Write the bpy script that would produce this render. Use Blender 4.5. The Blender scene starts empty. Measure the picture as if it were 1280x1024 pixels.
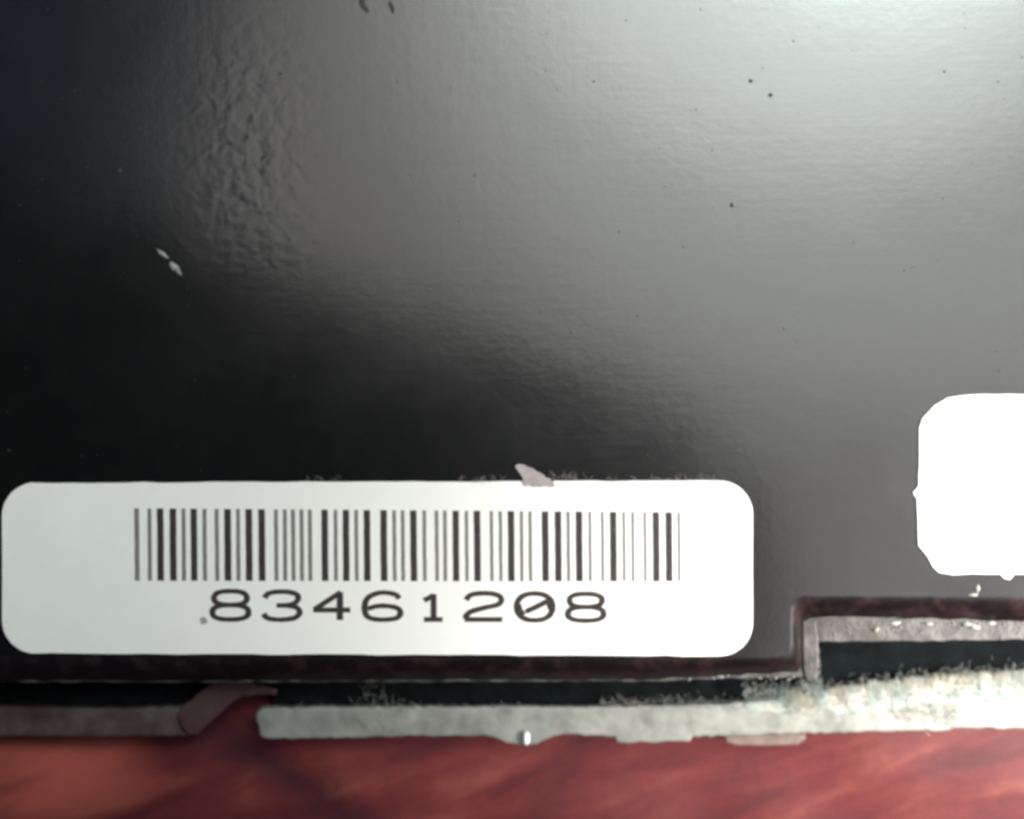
import bpy, math, random
from mathutils import Vector, noise

# ------------------------------------------------------------------ scene, camera, light
# 1 unit = 1 cm.  The photograph is a macro shot, 6.4 cm wide, taken straight down from 8 cm.
S = bpy.context.scene
S.unit_settings.system = 'METRIC'
S.unit_settings.scale_length = 0.01
S.view_settings.view_transform = 'Standard'
S.view_settings.look = 'None'
S.view_settings.exposure = 0.0
S.view_settings.gamma = 1.0
S.view_settings.use_curve_mapping = False
S.cycles.max_bounces = 6
S.cycles.use_denoising = True
S.cycles.filter_width = 2.3
C = bpy.data.collections.new('Scene objects')
S.collection.children.link(C)
H = 8.0
cam_d = bpy.data.cameras.new('camera')
cam = bpy.data.objects.new('camera', cam_d)
C.objects.link(cam)
cam.location = (0, 0, H)
cam.rotation_euler = (0, 0, 0)
cam_d.sensor_width = 36
cam_d.lens = 45
cam_d.clip_start = 0.05
cam_d.clip_end = 500
cam_d.dof.use_dof = True
cam_d.dof.focus_distance = 7.20
cam_d.dof.aperture_fstop = 0.27
S.camera = cam

W = bpy.data.worlds.new('World')
S.world = W
W.use_nodes = True
W.node_tree.nodes['Background'].inputs[0].default_value = (0.42, 0.60, 1.0, 1)
W.node_tree.nodes['Background'].inputs[1].default_value = 0.10


def area(name, px, py, h, sx, sy, radiance, col, rot=0.0, shape='RECTANGLE'):
    """area lamp hung level at height h, where the glossy panel mirrors it around photo point px, py"""
    k = (H + h) / H
    d = bpy.data.lights.new(name, 'AREA')
    d.shape = shape
    d.size = sx * k
    d.size_y = sy * k
    a = d.size * d.size_y * (math.pi / 4 if shape in ('ELLIPSE', 'DISK') else 1)
    d.energy = radiance * math.pi * a
    d.color = col
    o = bpy.data.objects.new(name, d)
    o.location = ((px - 640) * .005 * k, (512 - py) * .005 * k, h)
    o.rotation_euler = (0, 0, rot)
    C.objects.link(o)
    return o


area('room_light_broad', 1170, 220, 40, 9.0, 9.4, 1.3, (1.0, 0.955, 0.90), math.radians(12), 'ELLIPSE')
area('room_light_middle', 1110, -60, 42, 6.2, 5.6, 1.6, (0.93, 1.0, 0.96), 0, 'ELLIPSE')
area('room_light_near', 1050, -170, 44, 4.4, 3.8, 4.2, (0.93, 1.0, 0.94), 0, 'ELLIPSE')
area('room_light_core', 1130, -250, 46, 2.6, 2.2, 13.0, (0.76, 1.0, 0.93), 0, 'ELLIPSE')

sp = bpy.data.lights.new('added_right_spot', 'SPOT')  # added spot that brightens the right side; no such lamp known
sp.energy = 41000
sp.color = (1.0, 0.97, 0.90)
sp.shadow_soft_size = 0.9
spo = bpy.data.objects.new('added_right_spot', sp)
spo.location = (13.0, -3.0, 9.5)
SPT = Vector((5.2, -2.1, 0))
spo.rotation_euler = (SPT - spo.location).to_track_quat('-Z', 'Y').to_euler()
sp.spot_size = math.radians(35.5)
sp.spot_blend = 1.0
C.objects.link(spo)


# ------------------------------------------------------------------ helpers
def at(px, py, z=0.0):
    k = (H - z) / H
    return Vector(((px - 640) * .005 * k, (512 - py) * .005 * k, z))


def link(name, verts, faces, mat, parent=None, smooth=False):
    m = bpy.data.meshes.new(name)
    m.from_pydata([tuple(v) for v in verts], [], faces)
    m.update()
    if mat:
        m.materials.append(mat)
    if smooth:
        for p in m.polygons:
            p.use_smooth = True
    o = bpy.data.objects.new(name, m)
    C.objects.link(o)
    if parent:
        o.parent = parent
    return o


def tag(o, label=None, cat=None, group=None, kind=None):
    for k, v in (('label', label), ('category', cat), ('group', group), ('kind', kind)):
        if v:
            o[k] = v
    return o


def mat(name, col, rough=0.5, metal=0.0, spec=0.5):
    m = bpy.data.materials.new(name)
    m.use_nodes = True
    b = m.node_tree.nodes['Principled BSDF']
    b.inputs['Base Color'].default_value = (*col, 1)
    b.inputs['Roughness'].default_value = rough
    b.inputs['Metallic'].default_value = metal
    b.inputs['Specular IOR Level'].default_value = spec
    return m, m.node_tree, b


def nd(nt, typ, **kw):
    n = nt.nodes.new(typ)
    for k, v in kw.items():
        if k in n.inputs:
            n.inputs[k].default_value = v
        else:
            setattr(n, k, v)
    return n


def coords(nt, scale=(1, 1, 1), rot=(0, 0, 0)):
    tc = nt.nodes.new('ShaderNodeTexCoord')
    mp = nt.nodes.new('ShaderNodeMapping')
    mp.inputs['Scale'].default_value = scale
    mp.inputs['Rotation'].default_value = rot
    nt.links.new(tc.outputs['Object'], mp.inputs['Vector'])
    return mp.outputs['Vector']


def tex_noise(nt, vec, scale, detail=3, rough=.5, dist=0.0):
    n = nt.nodes.new('ShaderNodeTexNoise')
    n.inputs['Scale'].default_value = scale
    n.inputs['Detail'].default_value = detail
    n.inputs['Roughness'].default_value = rough
    n.inputs['Distortion'].default_value = dist
    nt.links.new(vec, n.inputs['Vector'])
    return n


def ramp(nt, fac, stops):
    r = nt.nodes.new('ShaderNodeValToRGB')
    e = r.color_ramp.elements
    while len(e) < len(stops):
        e.new(.5)
    for i, (p, c) in enumerate(stops):
        e[i].position = p
        e[i].color = (*c, 1) if len(c) == 3 else c
    nt.links.new(fac, r.inputs['Fac'])
    return r.outputs['Color']


def math_n(nt, op, a, b=None, clamp=False):
    n = nt.nodes.new('ShaderNodeMath')
    n.operation = op
    n.use_clamp = clamp
    for i, v in enumerate((a, b)):
        if v is None:
            continue
        if isinstance(v, (int, float)):
            n.inputs[i].default_value = v
        else:
            nt.links.new(v, n.inputs[i])
    return n.outputs[0]


def bump(nt, height, strength, dist, normal=None):
    b = nt.nodes.new('ShaderNodeBump')
    b.inputs['Strength'].default_value = strength
    b.inputs['Distance'].default_value = dist
    nt.links.new(height, b.inputs['Height'])
    if normal is not None:
        nt.links.new(normal, b.inputs['Normal'])
    return b.outputs['Normal']


# ------------------------------------------------------------------ materials
def make_plastic():
    m, nt, b = mat('black plastic', (0.010, 0.010, 0.012), .25, 0, 0.8)
    b.inputs['IOR'].default_value = 1.62
    v = coords(nt)
    # handling wear: the gloss varies from place to place
    w = tex_noise(nt, v, 1.1, 5, .6)
    r = nt.nodes.new('ShaderNodeMapRange')
    r.inputs['From Min'].default_value = .3
    r.inputs['From Max'].default_value = .7
    r.inputs['To Min'].default_value = .165
    r.inputs['To Max'].default_value = .215
    nt.links.new(w.outputs['Fac'], r.inputs['Value'])
    nt.links.new(r.outputs[0], b.inputs['Roughness'])
    # thin dust film, mottled
    d = tex_noise(nt, v, 9, 4, .65)
    dc = nt.nodes.new('ShaderNodeTexNoise')
    dc.inputs['Scale'].default_value = 5
    nt.links.new(v, dc.inputs['Vector'])
    hs = ramp(nt, d.outputs['Fac'], [(.25, (.0035, .0035, .005)), (.5, (.005, .005, .005)), (.78, (.007, .0065, .006))])
    nt.links.new(hs, b.inputs['Base Color'])
    # relief: orange-peel patch, fine grain, rubbed vertical and level scratches
    sep = nt.nodes.new('ShaderNodeSeparateXYZ')
    nt.links.new(v, sep.inputs[0])
    ex = math_n(nt, 'DIVIDE', math_n(nt, 'SUBTRACT', sep.outputs[0], -1.58), .62)
    ey = math_n(nt, 'DIVIDE', math_n(nt, 'SUBTRACT', sep.outputs[1], 1.62), 1.1)
    rr = math_n(nt, 'ADD', math_n(nt, 'MULTIPLY', ex, ex), math_n(nt, 'MULTIPLY', ey, ey))
    mask = math_n(nt, 'SUBTRACT', 1.0, rr, True)
    peel = tex_noise(nt, v, 11, 1.0, .5, .25)
    mask = math_n(nt, 'MULTIPLY', mask, mask)
    mask = math_n(nt, 'MULTIPLY', mask, math_n(nt, 'MULTIPLY', w.outputs['Fac'], 1.6, True), True)
    ph = math_n(nt, 'MULTIPLY', math_n(nt, 'SUBTRACT', peel.outputs['Fac'], .5), mask)
    n1 = bump(nt, ph, .34, .012)
    soft = tex_noise(nt, v, 3.0, 2, .5)
    n2 = bump(nt, soft.outputs['Fac'], .06, .014, n1)
    fine = tex_noise(nt, v, 20, 4, .7)
    n3 = bump(nt, fine.outputs['Fac'], .085, .006, n2)
    sv = tex_noise(nt, coords(nt, (14, 1.0, 1)), 1.0, 3, .6)
    n4 = bump(nt, sv.outputs['Fac'], .045, .006, n3)
    sh = tex_noise(nt, coords(nt, (1.2, 20, 1)), 1.0, 3, .6)
    n5 = bump(nt, sh.outputs['Fac'], .035, .006, n4)
    nt.links.new(n5, b.inputs['Normal'])
    return m


M_PLASTIC = make_plastic()


def make_simple_noise(name, stops, scale, rough, metal=0, spec=.5, bmp=.3, dist=.01, stretch=(1, 1, 1), rot=0, detail=4):
    m, nt, b = mat(name, stops[0][1], rough, metal, spec)
    v = coords(nt, stretch, (0, 0, rot))
    n = tex_noise(nt, v, scale, detail, .6)
    nt.links.new(ramp(nt, n.outputs['Fac'], stops), b.inputs['Base Color'])
    nt.links.new(bump(nt, n.outputs['Fac'], bmp, dist), b.inputs['Normal'])
    return m


M_EDGE = make_simple_noise('matt worn edge', [(.3, (.003, .0016, .002)), (.5, (.008, .004, .0045)), (.72, (.030, .016, .016))], 8, .5, 0, .22, .3, .012)
M_LEDGE = make_simple_noise('scuffed grey ledge', [(.3, (.025, .022, .022)), (.5, (.06, .052, .05)), (.72, (.13, .115, .105))], 7, .5, .2, .5, .5, .02)
M_SHELL = make_simple_noise('matt black shell', [(.35, (.001, .0015, .002)), (.7, (.003, .006, .007))], 8, .8, 0, .08)
M_RIM = make_simple_noise('dull grey metal rim', [(.3, (.15, .145, .135)), (.5, (.23, .23, .21)), (.7, (.30, .29, .26))], 5, .55, .35, .5, .4, .02)
M_RIM_DARK = make_simple_noise('dark rim', [(.3, (.035, .018, .020)), (.5, (.065, .045, .040)), (.7, (.10, .085, .075))], 4, .6, .1, .3, .4, .02)  # darker, redder than the rim metal; used for the left length
M_TAB = make_simple_noise('brown grey tab', [(.3, (.10, .06, .05)), (.7, (.20, .14, .12))], 9, .6)
M_PINK = make_simple_noise('reddish grey bent end', [(.3, (.034, .008, .010)), (.7, (.055, .024, .023))], 7, .6)
M_PAPER = make_simple_noise('white paper', [(.3, (.88, .835, .80)), (.7, (.91, .87, .83))], 3.5, .55, 0, .4, .06, .01)
M_PAPER2 = make_simple_noise('white glossy paper', [(.3, (.80, .80, .79)), (.7, (.84, .84, .82))], 4, .45, 0, .5, .05, .01)
M_INK = make_simple_noise('black print', [(.3, (.028, .020, .020)), (.7, (.050, .036, .032))], 22, .42, 0, .5, .1, .003)
M_THIN = make_simple_noise('thin grey print', [(.3, (.16, .145, .14)), (.7, (.23, .20, .19))], 22, .5, 0, .5, .1, .003)
M_SMUDGE = make_simple_noise('grey smudge', [(.3, (.30, .26, .26)), (.7, (.42, .38, .38))], 22, .5)
M_SMUDGE2 = make_simple_noise('grey dust', [(.3, (.012, .012, .012)), (.7, (.05, .05, .047))], 1.5, .8)
M_SCRAP = make_simple_noise('soiled paper scrap', [(.3, (.30, .24, .25)), (.7, (.44, .37, .37))], 20, .7)
M_LINT = make_simple_noise('pale lint', [(.3, (.20, .26, .25)), (.5, (.33, .34, .31)), (.7, (.42, .37, .30))], 6, .8)
M_SPECK = make_simple_noise('white grit', [(.3, (.22, .21, .20)), (.7, (.42, .40, .37))], 18, .5)
M_DIRT = make_simple_noise('dark grit', [(.3, (.05, .048, .045)), (.7, (.09, .085, .08))], 18, .9, 0, .1)
M_PIN = mat('white glint', (.9, .9, .86), .3)[0]
M_BODY = make_simple_noise('matt black blocker body', [(.3, (.006, .006, .008)), (.7, (.010, .010, .012))], 3, .7, 0, .3)
M_LENS = mat('lens glass', (.01, .01, .02), .08)[0]


def make_cloth():
    m, nt, b = mat('red cloth', (.2, .03, .03), .60, 0, .26)
    v1 = coords(nt, (1.25, .34, 1), (0, 0, math.radians(19)))
    v1.node.vector_type = 'TEXTURE'
    n1 = tex_noise(nt, v1, 1.3, 3, .5, .35)
    c1 = ramp(nt, n1.outputs['Fac'], [(.32, (.060, .006, .009)), (.46, (.092, .010, .012)), (.58, (.115, .017, .016)), (.74, (.165, .038, .030))])
    v2 = coords(nt, (1, 1, 1))
    n2 = tex_noise(nt, v2, 9, 6, .72)
    mix = nt.nodes.new('ShaderNodeMix')
    mix.data_type = 'RGBA'
    mix.blend_type = 'MULTIPLY'
    mix.inputs[0].default_value = .55
    nt.links.new(c1, mix.inputs[6])
    c2 = ramp(nt, n2.outputs['Fac'], [(.3, (.60, .50, .66)), (.6, (1, 1, 1))])
    nt.links.new(c2, mix.inputs[7])
    # lighter, warmer patch near the left end
    sp_ = nt.nodes.new('ShaderNodeSeparateXYZ')
    nt.links.new(v2, sp_.inputs[0])
    wx = math_n(nt, 'DIVIDE', math_n(nt, 'ADD', sp_.outputs[0], 3.6), 1.35)
    wy = math_n(nt, 'DIVIDE', math_n(nt, 'ADD', sp_.outputs[1], 2.45), .45)
    wr = math_n(nt, 'ADD', math_n(nt, 'MULTIPLY', wx, wx), math_n(nt, 'MULTIPLY', wy, wy))
    wm = math_n(nt, 'MULTIPLY', math_n(nt, 'SUBTRACT', 1.0, wr, True), math_n(nt, 'MULTIPLY', n1.outputs['Fac'], 1.7, True), True)
    mx2 = nt.nodes.new('ShaderNodeMix')
    mx2.data_type = 'RGBA'
    nt.links.new(wm, mx2.inputs[0])
    nt.links.new(mix.outputs[2], mx2.inputs[6])
    mx2.inputs[7].default_value = (.44, .095, .070, 1)
    # shade of the fold, painted as a dark diagonal from the rim gap
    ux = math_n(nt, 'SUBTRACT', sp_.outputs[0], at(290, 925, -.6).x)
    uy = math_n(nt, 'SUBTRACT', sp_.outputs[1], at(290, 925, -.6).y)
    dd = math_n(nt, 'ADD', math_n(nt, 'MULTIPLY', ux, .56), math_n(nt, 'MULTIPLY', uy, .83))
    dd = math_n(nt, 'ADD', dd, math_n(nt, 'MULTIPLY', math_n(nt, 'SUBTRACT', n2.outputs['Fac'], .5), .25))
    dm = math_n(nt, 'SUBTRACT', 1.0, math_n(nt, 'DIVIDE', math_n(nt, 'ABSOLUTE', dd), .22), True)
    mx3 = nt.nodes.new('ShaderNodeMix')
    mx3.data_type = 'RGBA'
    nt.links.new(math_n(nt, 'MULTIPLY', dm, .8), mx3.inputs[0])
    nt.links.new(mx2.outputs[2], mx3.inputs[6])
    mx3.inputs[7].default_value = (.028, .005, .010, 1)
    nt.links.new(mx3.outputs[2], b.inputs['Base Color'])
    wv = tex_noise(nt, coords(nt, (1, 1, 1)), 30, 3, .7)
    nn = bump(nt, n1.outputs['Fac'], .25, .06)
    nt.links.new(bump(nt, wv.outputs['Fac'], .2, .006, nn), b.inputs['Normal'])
    b.inputs['Sheen Weight'].default_value = .05
    return m


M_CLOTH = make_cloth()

# ------------------------------------------------------------------ red cloth (the surface)
def cloth_height(x, y):
    z = -.66 + .035 * noise.noise(Vector((x * .35, y * .9 + x * .25, 0)))
    z += .020 * noise.noise(Vector((x * 1.1 - y * .6, y * 1.9 + x * .7, 3)))
    return z


def ridge(x, y, a, b, w, h):
    ab = b - a
    t = max(0, min(1, ((x - a.x) * ab.x + (y - a.y) * ab.y) / ab.length_squared))
    d = math.hypot(x - a.x - t * ab.x, y - a.y - t * ab.y)
    return h * math.exp(-(d / w) ** 2)


NX, NY = 420, 190
ra, rb = at(316, 905, -.55).xy, at(470, 1040, -.6).xy
x0, x1, y0, y1 = -6.5, 6.5, -6.0, 1.0
vs = []
for j in range(NY + 1):
    for i in range(NX + 1):
        x = x0 + (x1 - x0) * i / NX
        y = y0 + (y1 - y0) * j / NY
        z = cloth_height(x, y)
        if y > -2.9:
            z += ridge(x, y, ra, rb, .30, .03)
        z -= ridge(x, y, at(290, 935, -.6).xy, at(450, 1040, -.6).xy, .25, .03)
        vs.append((x, y, z))
fs = [(j * (NX + 1) + i, j * (NX + 1) + i + 1, (j + 1) * (NX + 1) + i + 1, (j + 1) * (NX + 1) + i) for j in range(NY) for i in range(NX)]
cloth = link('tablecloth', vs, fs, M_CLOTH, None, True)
tag(cloth, kind='structure', label='creased red cloth spread under the black case')

# ------------------------------------------------------------------ the black case
case = bpy.data.objects.new('device_case', None)
C.objects.link(case)
case.location = (0, 0, 0)
tag(case, 'black plastic device case with two white stickers, lying on red cloth', 'device case')
rng = random.Random(4)


def densify(pts, step=14, jit=.6, skip=None):
    out = []
    n = len(pts)
    for i in range(n):
        a, b = pts[i], pts[(i + 1) % n]
        L = math.hypot(b[0] - a[0], b[1] - a[1])
        inside = -60 < a[0] < 1340 or -60 < b[0] < 1340 or (a[0] < 0) != (b[0] < 0)
        k = max(1, int(L / step)) if inside and min(a[1], b[1]) > -60 else 1
        for q in range(k):
            t = q / k
            x, y = a[0] + (b[0] - a[0]) * t, a[1] + (b[1] - a[1]) * t
            if q:
                x += rng.uniform(-jit, jit) * .4
                y += rng.uniform(-jit, jit)
            out.append((x, y))
    return out


def prism(name, pts, zt, zb, m, parent, bevel=0.0, top=None):
    n = len(pts)
    vs = [at(x, y, zt) for x, y in pts]
    lo = [Vector((v.x, v.y, zb)) for v in vs]
    fs = [list(range(n - 1, -1, -1))]
    for i in range(n):
        j = (i + 1) % n
        fs.append((i, j, n + j, n + i))
    fs.append(list(range(n, 2 * n)))
    o = link(name, vs + lo, fs, m, parent)
    o.data.update()
    import bmesh
    bm = bmesh.new()
    bm.from_mesh(o.data)
    bmesh.ops.recalc_face_normals(bm, faces=bm.faces)
    bm.to_mesh(o.data)
    bm.free()
    if bevel:
        mod = o.modifiers.new('edge', 'BEVEL')
        mod.width = bevel
        mod.segments = 2
        mod.limit_method = 'ANGLE'
        mod.angle_limit = math.radians(50)
    return o


# top panel: flat face with a chamfer that runs along the lower edge and round the step at the right
top_in = [(-500, 820), (200, 820.5), (500, 822), (800, 822.5), (970, 822), (986, 818), (988, 800), (988, 758), (991, 750), (1004, 745), (1140, 746), (1280, 746), (1900, 748)]
top_out = [(-500, 850), (200, 851), (500, 850), (800, 850), (975, 841), (998, 839), (1003, 826), (1003, 778), (1007, 773), (1018, 771), (1140, 773), (1280, 776), (1900, 780)]


def dens_pair(a, b, step=12):
    oa, ob = [], []
    for i in range(len(a) - 1):
        L = abs(a[i + 1][0] - a[i][0]) + abs(a[i + 1][1] - a[i][1])
        k = max(1, int(L / step))
        for q in range(k):
            t = q / k
            j1, j2 = rng.uniform(-.5, .5), rng.uniform(-1.3, 1.3)
            oa.append((a[i][0] + (a[i + 1][0] - a[i][0]) * t, a[i][1] + (a[i + 1][1] - a[i][1]) * t + j1))
            ob.append((b[i][0] + (b[i + 1][0] - b[i][0]) * t, b[i][1] + (b[i + 1][1] - b[i][1]) * t + j2))
    oa.append(a[-1])
    ob.append(b[-1])
    return oa, ob


pi_, po_ = dens_pair(top_in, top_out)
n = len(pi_)
ZC = -.14
vs, fs = [], []
rows = []
for k, (t, dz) in enumerate(((0, 0), (.12, -.004), (.28, -.016), (.48, -.042), (1, ZC), (1.0, ZC - .10))):
    row = []
    for a, b in zip(pi_, po_):
        A, B = at(*a, 0), at(*b, ZC)
        p = Vector((A.x + (B.x - A.x) * t, A.y + (B.y - A.y) * t, dz))
        row.append(len(vs))
        vs.append(p)
    rows.append(row)
for r0, r1 in zip(rows, rows[1:]):
    for i in range(n - 1):
        fs.append((r0[i], r1[i], r1[i + 1], r0[i + 1]))
c0 = len(vs)
vs += [at(1900, -700, 0), at(-500, -700, 0)]
fs.append(rows[0] + [c0, c0 + 1])
top = link('top_panel', vs, fs, M_PLASTIC, case)
top.data.materials.append(M_EDGE)
for p in top.data.polygons:
    p.use_smooth = len(p.vertices) == 4
    p.material_index = 1 if p.use_smooth and p.index < len(fs) - 1 else 0
# shell walls that close the case on the sides out of the picture
lip_pts = [(-498, 852), (200, 853), (500, 853), (830, 852), (900, 849), (1006, 847), (1018, 852), (1022, 848), (1022, 803), (1030, 802), (1140, 802), (1280, 800), (1898, 800), (1898, -690), (-498, -690)]
prism('ledge', densify(lip_pts, 12, 1.0), ZC - .012, -.30, M_LEDGE, case, .006)
shell_pts = [(-480, 888), (262, 888), (268, 868), (340, 868), (346, 890), (1030, 888), (1880, 868), (1880, -680), (-480, -680)]
prism('lower_shell', densify(shell_pts, 20, .5), -.505, -.62, M_SHELL, case)

# metal rim along the lower edge: two lengths with a bent, broken end at the gap
rimL = [(-470, 885), (60, 885), (140, 886), (232, 884), (244, 880), (262, 871), (284, 869), (271, 885), (258, 900), (241, 917), (236, 920), (100, 921), (-470, 919)]
prism('metal_rim', densify(rimL, 7, 1.0), -.42, -.50, M_RIM_DARK, case, .012)['label'] = 'dark left length of the metal rim'
rimR = [(321, 890), (327, 886), (334, 885), (500, 884), (640, 883), (760, 884), (880, 881), (960, 877), (1050, 868), (1150, 856), (1280, 848), (1870, 830),
        (1870, 903), (1280, 911), (1246, 912), (1240, 910), (1192, 911), (1186, 914), (1168, 915), (1150, 914), (1100, 915), (1040, 917), (980, 918), (912, 921), (866, 921), (862, 928), (771, 929), (768, 921),
        (740, 920), (708, 919), (692, 921), (680, 926), (670, 931), (650, 931), (632, 929), (620, 923), (608, 920), (470, 921), (440, 923), (334, 924), (325, 921), (323, 908), (319, 899)]
prism('metal_rim', densify(rimR, 7, 1.1), -.41, -.49, M_RIM, case, .012)
bent = [(226, 884), (238, 876), (252, 863), (274, 850), (296, 849), (312, 853), (330, 858), (346, 862), (345, 869), (326, 869), (302, 871), (290, 879), (276, 892), (262, 904), (248, 918), (236, 919), (226, 908), (222, 894)]
prism('bent_rim_end', densify(bent, 7, .8), -.36, -.40, M_PINK, case, .01)['label'] = 'reddish bent end of the rim at the gap'
tab = [(905, 919), (1006, 917), (1008, 924), (998, 931), (960, 933), (922, 932), (908, 928)]
prism('tab', densify(tab, 9, .6), -.50, -.56, M_TAB, case, .01)['label'] = 'brown grey tab below the bright end of the rim'

# upright corner of the step
post = [(1003, 776), (1012, 772), (1020, 778), (1023, 800), (1024, 830), (1020, 850), (1008, 852), (1004, 838)]
prism('corner_post', densify(post, 6, .8), ZC + .004, -.38, M_LEDGE, case, .01)

# white glint at the rim's bulge, painted as a small white body
pv, pf = [], []
pc = at(658, 923, -.385)
for j in range(7):
    t = -1 + 2 * j / 6
    for i in range(10):
        a = 2 * math.pi * i / 10
        r = math.sqrt(max(0, 1 - abs(t) ** 3)) + .02
        pv.append((pc.x + .022 * r * math.cos(a), pc.y + .046 * t, pc.z + .022 * r * math.sin(a)))
for j in range(6):
    for i in range(10):
        pf.append((j * 10 + i, j * 10 + (i + 1) % 10, (j + 1) * 10 + (i + 1) % 10, (j + 1) * 10 + i))
pf += [list(range(9, -1, -1)), list(range(60, 70))]
link('rim_glint', pv, pf, M_PIN, case, True)


# ------------------------------------------------------------------ stickers
def round_rect(x0, y0, x1, y1, r, n=10):
    pts = []
    for cx, cy, a0 in ((x1 - r, y1 - r, 0), (x0 + r, y1 - r, 90), (x0 + r, y0 + r, 180), (x1 - r, y0 + r, 270)):
        for i in range(n + 1):
            a = math.radians(a0 + 90 * i / n)
            pts.append((cx + r * math.cos(a), cy + r * math.sin(a)))
    return pts


LZ = .014


def sticker(name, pts, m, label, seed):
    """thin paper sheet; its face is a fan of rings so it can lift a hair towards the edge"""
    nn = len(pts)
    cx = sum(p[0] for p in pts) / nn
    cy = sum(p[1] for p in pts) / nn
    vs, fs = [], []
    P = [Vector((p[0], p[1])) for p in pts]
    o = link(name, [at(p.x, p.y, LZ) for p in P] + [Vector((at(p.x, p.y, LZ).x, at(p.x, p.y, LZ).y, .001)) for p in P],
             [list(range(nn))] + [(i, nn + i, nn + (i + 1) % nn, (i + 1) % nn) for i in range(nn)], m, case)
    import bmesh
    bm = bmesh.new()
    bm.from_mesh(o.data)
    bmesh.ops.recalc_face_normals(bm, faces=bm.faces)
    if max(bm.faces, key=lambda f: f.calc_area()).normal.z < 0:
        bmesh.ops.reverse_faces(bm, faces=bm.faces)
    bm.to_mesh(o.data)
    bm.free()
    mod = o.modifiers.new('edge', 'BEVEL')
    mod.width = .004
    mod.segments = 2
    mod.limit_method = 'ANGLE'
    mod.angle_limit = math.radians(60)
    o['label'] = label
    return o


main_pts = round_rect(2, 602, 941, 819, 42)
# the sticker is not quite square: lower edge sinks to the right
main_pts = [(x, y + (.004 * (x - 470) if y > 700 else -.003 * (x - 470)) + rng.uniform(-.35, .35)) for x, y in main_pts]
main_pts = densify(main_pts, 22, .7)
label_main = sticker('barcode_label', main_pts, M_PAPER, 'long white sticker with barcode and the number 83461208', 1)
blank = [(1206, 494), (1185, 497), (1168, 507), (1153, 523), (1149, 535), (1149, 570), (1148, 608), (1141, 616), (1146, 624), (1147, 650), (1148, 682),
         (1160, 697), (1166, 709), (1174, 716), (1192, 719), (1215, 717.5), (1250, 718), (1255, 723), (1263, 725), (1268, 718), (1300, 718), (1700, 719), (1722, 715),
         (1738, 700), (1742, 680), (1742, 540), (1738, 515), (1722, 498), (1700, 493), (1260, 492.5)]
label_blank = sticker('blank_label', densify(blank, 12, .7), M_PAPER2, 'blank overexposed white sticker at the right edge', 2)

# barcode: one printed block of bars (flat print), measured from the photograph
wide = [(196.8, 204.2), (212.6, 220.2), (238.9, 246.1), (280.9, 288.6), (307.5, 315.1), (323.5, 331.1), (402.3, 409.7), (429, 436.2), (455.3, 462.6), (476.1, 483.5),
        (513.4, 520.7), (566.4, 573.4), (592.9, 600.3), (635.4, 642.7), (678, 685.5), (694.1, 701.5), (720.2, 727.7), (763, 770.5), (816.4, 824), (832.4, 840)]
narrow = [171.2, 187, 229.6, 255.9, 271.2, 297.7, 345.2, 356.3, 366.6, 377.2, 387.6, 419.7, 445.6, 493, 503.6, 530.6, 546, 556.4, 583.4, 614.6, 625.8, 652.1, 662.9,
          710.4, 737.6, 753.2, 780, 791.2, 806.4, 848.8]


def bar(a, b, m, z):
    yt = 635.5 + 5.0 * (a - 168) / 685
    yb = 726.0 + 1.0 * (a - 168) / 685
    N = 10
    vs = []
    for i in range(N + 1):
        t = i / N
        e = rng.uniform(-.22, .22)
        y = yt + (yb - yt) * t
        vs += [at(a + e + .8 * t - .4, y, z), at(b + e * .6 + .8 * t - .4, y, z)]
    link('bar', vs, [(2 * i, 2 * i + 2, 2 * i + 3, 2 * i + 1) for i in range(N)], m, label_main)


for a, b in wide:
    bar(a - .4, b + .4, M_INK, LZ + .0012)
for c in narrow:
    w = 5.0 if c < 400 else (4.6 if c < 560 else 4.2 if c < 720 else 3.6)
    if c < 175:
        w = 6.0
    bar(c - w / 2, c + w / 2, M_THIN, LZ + .0012)


# number under the barcode: pen strokes swept with a broad nib
def catmull(P, closed=False, k=6):
    out = []
    n = len(P)
    rngi = range(n if closed else n - 1)
    for i in rngi:
        p0 = P[(i - 1) % n] if closed or i else P[0]
        p1, p2 = P[i % n], P[(i + 1) % n]
        p3 = P[(i + 2) % n] if closed or i + 2 < n else P[-1]
        for q in range(k):
            t = q / k
            out.append(tuple(.5 * (2 * p1[c] + (p2[c] - p0[c]) * t + (2 * p0[c] - 5 * p1[c] + 4 * p2[c] - p3[c]) * t * t + (3 * p1[c] - p0[c] - 3 * p2[c] + p3[c]) * t ** 3) for c in (0, 1)))
    if not closed:
        out.append(P[-1])
    return out


def sup(cx, cy, rx, ry, e=2.5, n=44):
    out = []
    for i in range(n):
        a = 2 * math.pi * i / n
        c, s = math.cos(a), math.sin(a)
        out.append((cx + rx * abs(c) ** (2 / e) * (1 if c > 0 else -1), cy + ry * abs(s) ** (2 / e) * (1 if s > 0 else -1)))
    return out


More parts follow.
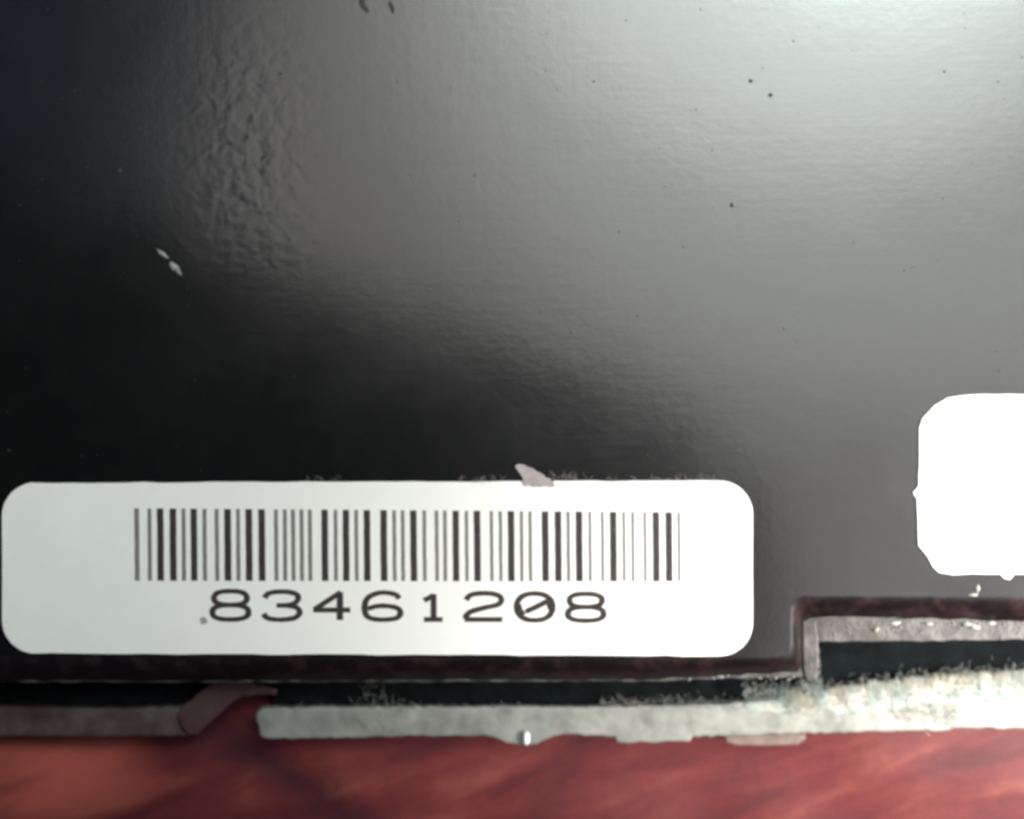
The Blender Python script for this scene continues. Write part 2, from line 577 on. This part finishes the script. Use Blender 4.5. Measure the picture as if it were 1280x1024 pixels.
G = {
    '8': [('c', sup(.5, .245, .455, .245)), ('c', sup(.5, .745, .50, .255))],
    '3': [('s', [(.03, .22), (.12, .07), (.34, 0), (.66, 0), (.90, .08), (.955, .24), (.86, .41), (.62, .485), (.36, .49)]),
          ('s', [(.60, .485), (.90, .56), (1, .74), (.88, .93), (.6, 1), (.34, 1), (.10, .94), (0, .79)])],
    '4': [('l', [(.76, -.02), (.01, .65)]), ('l', [(-.02, .665), (1.03, .665)]), ('l', [(.735, -.02), (.735, 1.05)])],
    '6': [('s', [(.97, .22), (.86, .07), (.60, 0), (.36, .02), (.10, .18), (0, .46), (.02, .78), (.14, .94), (.36, 1), (.64, 1), (.90, .94), (1, .76), (.92, .58), (.66, .50), (.36, .50), (.08, .60)])],
    '1': [('l', [(0, .22), (.28, .12), (.56, .0)]), ('l', [(.56, -.04), (.56, 1)]), ('l', [(0, 1), (1.08, 1)])],
    '2': [('s', [(0, .25), (.12, .07), (.36, 0), (.68, 0), (.94, .09), (1, .26), (.90, .43), (.52, .55), (.14, .70), (.01, .86), (.0, .97)]), ('l', [(-.04, 1), (1.03, 1)])],
    '0': [('c', sup(.5, .5, .5, .5, 2.3)), ('l', [(.25, .68), (.50, .53), (.84, .30)]), ('l', [(.045, .42), (.08, .62), (.2, .80)]), ('l', [(.955, .58), (.92, .38), (.82, .22)])],
}


def digit(ch, x0, x1, y0, y1):
    hw, hh = 3.9, 3.0     # half pen widths, across and down
    X0, X1, Y0, Y1 = x0 + hw, x1 - hw, y0 + hh, y1 - hh
    vs, fs = [], []
    for si, (kind, P) in enumerate(G[ch]):
        pts = P if kind in 'cl' else catmull(P)
        closed = kind == 'c'
        q = [(X0 + (X1 - X0) * u, Y0 + (Y1 - Y0) * v) for u, v in pts]
        m = len(q)
        k = len(vs)
        for i in range(m):
            a = q[(i - 1) % m] if closed or i else q[0]
            b = q[(i + 1) % m] if closed or i + 1 < m else q[-1]
            tx, ty = b[0] - a[0], b[1] - a[1]
            L = math.hypot(tx, ty) or 1
            nx, ny = -ty / L * hw, tx / L * hh
            j = rng.uniform(.94, 1.06)
            z = LZ + .0012 + si * .0007
            vs += [at(q[i][0] + nx * j, q[i][1] + ny * j, z), at(q[i][0] - nx * j, q[i][1] - ny * j, z)]
        for i in range(m if closed else m - 1):
            a, b = k + 2 * i, k + 2 * ((i + 1) % m)
            fs.append((a, b, b + 1, a + 1))
    o = link('digit', vs, fs, M_INK, label_main)
    # all faces up
    import bmesh
    bm = bmesh.new()
    bm.from_mesh(o.data)
    for f in bm.faces:
        if f.normal.z < 0:
            f.normal_flip()
    bm.to_mesh(o.data)
    bm.free()
    o['label'] = 'printed digit ' + ch


for ch, a, b, c, d in (('8', 261.5, 314.5, 736, 777.5), ('3', 325.5, 378.5, 737, 777.5), ('4', 388.5, 440.5, 738, 776.5), ('6', 452, 504.5, 738, 777.5),
                       ('1', 526, 555.5, 741, 777.5), ('2', 578.5, 630.5, 739, 777.5), ('0', 642, 694.5, 739, 778.5), ('8', 706, 758.5, 739.5, 779)):
    digit(ch, a, b, c, d)


def blob(name, px, py, rx, ry, z, h, m, parent=None, ang=0, seed=0):
    r = random.Random(seed)
    vs, fs = [], []
    c = at(px, py, z)
    k = 12
    rad = [r.uniform(.72, 1.15) for _ in range(k)]
    ca, sa = math.cos(ang), math.sin(ang)
    for ring, (s, hh) in enumerate(((1, 0), (.75, .75))):
        for i in range(k):
            a = 2 * math.pi * i / k
            u, w = rx * .005 * rad[i] * s * math.cos(a), ry * .005 * rad[i] * s * math.sin(a)
            vs.append((c.x + u * ca - w * sa, c.y + u * sa + w * ca, z + h * hh))
    vs.append((c.x, c.y, z + h))
    for i in range(k):
        j = (i + 1) % k
        fs.append((i, j, k + j, k + i))
        fs.append((k + i, k + j, 2 * k))
    return link(name, vs, fs, m, parent, True)


blob('print_smudge', 254, 776, 5.5, 5, LZ + .001, .0005, M_SMUDGE, label_main, .5, 3)

# ------------------------------------------------------------------ scraps, grit and lint lying on the case
sc_pts = [(643, 583), (648, 580), (656, 581), (668, 587), (680, 594), (692, 602), (694, 608), (656, 608), (653, 597), (648, 590)]
scrap = prism('paper_scrap', densify(sc_pts, 3, 1.3), .028, .016, M_SCRAP, None, .002)
tag(scrap, 'small torn grey pink scrap sticking up over the barcode sticker top edge', 'paper scrap')


def stuff_blobs(name, items, m, label, cat, z=None, group=None):
    vs, fs = [], []
    for n_, (px, py, rx, ry, zz, h, ang) in enumerate(items):
        r = random.Random(n_ * 7 + 1)
        c = at(px, py, zz)
        k = 9
        o = len(vs)
        ca, sa = math.cos(ang), math.sin(ang)
        rad = [r.uniform(.7, 1.2) for _ in range(k)]
        for s, hh in ((1, 0), (.7, .8)):
            for i in range(k):
                a = 2 * math.pi * i / k
                u, w = rx * .005 * rad[i] * s * math.cos(a), ry * .005 * rad[i] * s * math.sin(a)
                vs.append((c.x + u * ca - w * sa, c.y + u * sa + w * ca, zz + h * hh))
        vs.append((c.x, c.y, zz + h))
        for i in range(k):
            j = (i + 1) % k
            fs.append((o + i, o + j, o + k + j, o + k + i))
            fs.append((o + k + i, o + k + j, o + 2 * k))
    ob = link(name, vs, fs, m, None, True)
    tag(ob, label, cat)
    return ob


# pale two-piece fleck on the dark part of the panel
fl = stuff_blobs('lint_fleck', [(218, 334, 9, 4.5, .002, .02, math.radians(-50)), (224, 341, 5, 2.5, .002, .012, math.radians(-50)), (203, 317, 9, 2.6, .002, .008, math.radians(-35))],
                 M_SPECK, 'tiny bright white fleck on the dark upper left of the black panel', 'lint fleck')
r9 = random.Random(9)
dk = [(453, 4, 4.5, 10, .001, .006, math.radians(20)), (458, 12, 3, 5, .001, .006, math.radians(20)), (489, 8, 3, 9, .001, .005, math.radians(15)),
      (938, 101, 3, 2.5, .001, .003, 0), (963, 119, 3.5, 2.5, .001, .003, 0), (915, 257, 2.5, 3, .001, .003, .6), (150, 213, 3, 3, .001, .003, 0), (351, 92, 3, 1.5, .001, .003, 0)]
d_o = stuff_blobs('dark_grit', dk, M_DIRT, 'dark grit specks scattered over the upper half of the black panel', 'grit')
d_o['kind'] = 'stuff'
du = [(r9.uniform(0, 1280), r9.uniform(0, 590), abs(r9.gauss(0, .7)) + .5, abs(r9.gauss(0, .5)) + .4, .001, .002, r9.uniform(0, 3)) for _ in range(150)]
du_o = stuff_blobs('dust', du, M_SMUDGE2, 'fine dust specks sprinkled over the whole black panel', 'dust')
du_o['kind'] = 'stuff'
gr = [(1095, 787, 5, 3.5, -.15, .02, 0), (1160, 780, 7, 2, -.15, .02, -.15), (1208, 780, 8, 3.5, -.15, .02, 0), (1217, 783, 8, 4, -.15, .02, -.2),
      (1222, 736, 3.5, 5, .001, .01, 0), (1217, 744, 6, 2, .001, .008, 0), (1120, 779, 8, 3, -.15, .012, 0), (1239, 779, 6, 2.5, -.15, .012, 0)]
for _ in range(46):
    gr.append((r9.uniform(1030, 1290), r9.uniform(776, 799), r9.uniform(.8, 2.2), r9.uniform(.6, 1.4), -.15, .008, r9.uniform(-1, 1)))
for _ in range(26):
    gr.append((r9.uniform(560, 1000), r9.uniform(842, 850), r9.uniform(1, 3.5), r9.uniform(.8, 1.5), -.15, .008, r9.uniform(-1, 1)))
for px, py, a, b in ((1050, 745, 2, 1.5),):
    gr.append((px, py, a * .7, b * .7, -.03, .01, 0))
g_o = stuff_blobs('pale_grit', gr, M_SPECK, 'white grit and crumbs along the step and ledges of the case', 'grit')
g_o['kind'] = 'stuff'


def fibres(name, specs, m, label):
    vs, fs = [], []
    r = random.Random(21)
    for (x0_, x1_, yb, spread, num, lmin, lmax, z0, up, rad) in specs:
        for _ in range(num):
            px = r.uniform(x0_, x1_)
            py = yb(px) + r.gauss(0, spread)
            p = at(px, py, z0 + r.uniform(-.02, .03))
            L = r.uniform(lmin, lmax) * .005
            a = r.uniform(0, 2 * math.pi)
            if r.random() < .5:
                a = r.gauss(math.pi / 2, .7)
            curl = r.uniform(-1.2, 1.2)
            N = 7
            el = r.uniform(0, up)
            rr = rad * r.uniform(.6, 1.5)
            k0 = len(vs)
            for i in range(N + 1):
                t = i / N
                w = rr * (1 - .6 * t)
                sx, sy = -math.sin(a), math.cos(a)
                for q in range(3):
                    b = 2 * math.pi * q / 3
                    vs.append((p.x + sx * w * math.cos(b), p.y + sy * w * math.cos(b), p.z + w * math.sin(b)))
                p = p + Vector((math.cos(a) * math.cos(el), math.sin(a) * math.cos(el), math.sin(el))) * (L / N)
                a += curl / N + r.gauss(0, .42)
                el *= .8
            for i in range(N):
                for q in range(3):
                    s, t2 = k0 + i * 3 + q, k0 + i * 3 + (q + 1) % 3
                    fs.append((s, t2, t2 + 3, s + 3))
    o = link(name, vs, fs, m, None, True)
    tag(o, label, 'lint', kind='stuff')
    return o


def top_r(x):
    pts = [(300, 885), (880, 881), (960, 877), (1050, 866), (1150, 854), (1280, 846), (1400, 840)]
    for (a, ya), (b, yb) in zip(pts, pts[1:]):
        if x <= b:
            return ya + (yb - ya) * (x - a) / (b - a)
    return pts[-1][1]


# matted lint pad over the rim at the right: lumpy, with a ragged upper edge
pv, pf = [], []
PN, PM = 230, 14
for i in range(PN + 1):
    px = 930 + (1420 - 930) * i / PN
    grow = min(1, max(0, (px - 930) / 130))
    ye = top_r(px) - 8 * grow + 5 * noise.noise(Vector((px * .06, 1, 0))) + 4 * noise.noise(Vector((px * .21, 5, 0)))
    yl = top_r(px) + 8 + 22 * grow + 10 * noise.noise(Vector((px * .045, 9, 0)))
    for j in range(PM + 1):
        t = j / PM
        py = ye + (yl - ye) * t
        hh = math.sin(math.pi * t) ** .6 * (.010 + .028 * grow) * (1 + .6 * noise.noise(Vector((px * .05, py * .05, 2))) + .25 * noise.noise(Vector((px * .2, py * .3, 4))))
        pv.append(at(px, py, -.425 + .012 * (t > 0) + max(0, hh)))
for i in range(PN):
    for j in range(PM):
        a = i * (PM + 1) + j
        pf.append((a, a + 1, a + PM + 2, a + PM + 1))
pad = link('lint', pv, pf, M_LINT, None, True)
tag(pad, 'thick matted pale lint packed on the rim under the blank sticker', 'lint', kind='stuff')
fibres('lint', [
    (985, 1300, lambda x: top_r(x) + 6, 8, 4200, 3, 10, -.39, .25, .0014),
    (1120, 1200, lambda x: 890, 9, 260, 3, 10, -.40, .2, .0018),
    (930, 1030, lambda x: 868, 7, 560, 3, 10, -.38, .3, .0013),
    (1000, 1026, lambda x: 845, 11, 170, 3, 9, -.2, .4, .0016),
    (440, 520, lambda x: 886, 5, 60, 4, 12, -.40, .3, .0011),
    (455, 485, lambda x: 870, 8, 14, 10, 22, -.36, .5, .0010),
    (330, 1000, lambda x: 885, 2.0, 360, 2, 7, -.41, .3, .0016),
    (750, 1000, lambda x: 879, 4, 300, 3, 9, -.40, .3, .0012),
    (445, 500, lambda x: 905, 9, 90, 3, 10, -.41, .1, .0016),
], M_LINT, 'pale fuzzy lint caught along the metal rim below the stickers')
fibres('lint', [
    (375, 425, lambda x: 600, 1.2, 12, 5, 12, .008, .2, .0016),
    (575, 635, lambda x: 600, 1.4, 26, 4, 10, .008, .2, .0018),
    (690, 720, lambda x: 597, 1.4, 26, 4, 12, .008, .2, .0017),
    (720, 900, lambda x: 599.5, 1.0, 50, 4, 12, .008, .2, .0015),
], M_SCRAP, 'thin grey fuzz along the top edge of the barcode sticker')

# ------------------------------------------------------------------ unseen camera body, added and shaped to put the dark
# reflection in the glossy panel and the shade on the left of the sticker
def round_box(name, sx, sy, sz, r, m, parent=None):
    import bmesh
    bm = bmesh.new()
    pts = []
    n = 10
    for cx, cy, a0 in ((sx / 2 - r, sy / 2 - r, 0), (-sx / 2 + r, sy / 2 - r, 90), (-sx / 2 + r, -sy / 2 + r, 180), (sx / 2 - r, -sy / 2 + r, 270)):
        for i in range(n + 1):
            a = math.radians(a0 + 90 * i / n)
            pts.append((cx + r * math.cos(a), cy + r * math.sin(a)))
    e = .12
    loops = []
    for z, s in ((0, 1 - 2 * e / sx), (e * .3, 1 - .6 * e / sx), (e, 1), (sz - e, 1), (sz - e * .3, 1 - .6 * e / sx), (sz, 1 - 2 * e / sx)):
        loops.append([bm.verts.new((x * s, y * s, z)) for x, y in pts])
    for a, b in zip(loops, loops[1:]):
        for i in range(len(a)):
            j = (i + 1) % len(a)
            bm.faces.new((a[i], a[j], b[j], b[i]))
    bm.faces.new(loops[0][::-1])
    bm.faces.new(loops[-1])
    me = bpy.data.meshes.new(name)
    bm.to_mesh(me)
    bm.free()
    me.materials.append(m)
    o = bpy.data.objects.new(name, me)
    C.objects.link(o)
    if parent:
        o.parent = parent
    return o


camr = bpy.data.objects.new('camera_blocker', None)
C.objects.link(camr)
camr.location = (-3.15, -1.45, H + .05)
camr.rotation_euler = (0, 0, math.radians(-20))
tag(camr, 'unseen matt black camera body, added above the case for its dark reflection and shade', 'camera')
round_box('camera_blocker_body', 13.0, 6.4, 1.2, 2.6, M_BODY, camr)
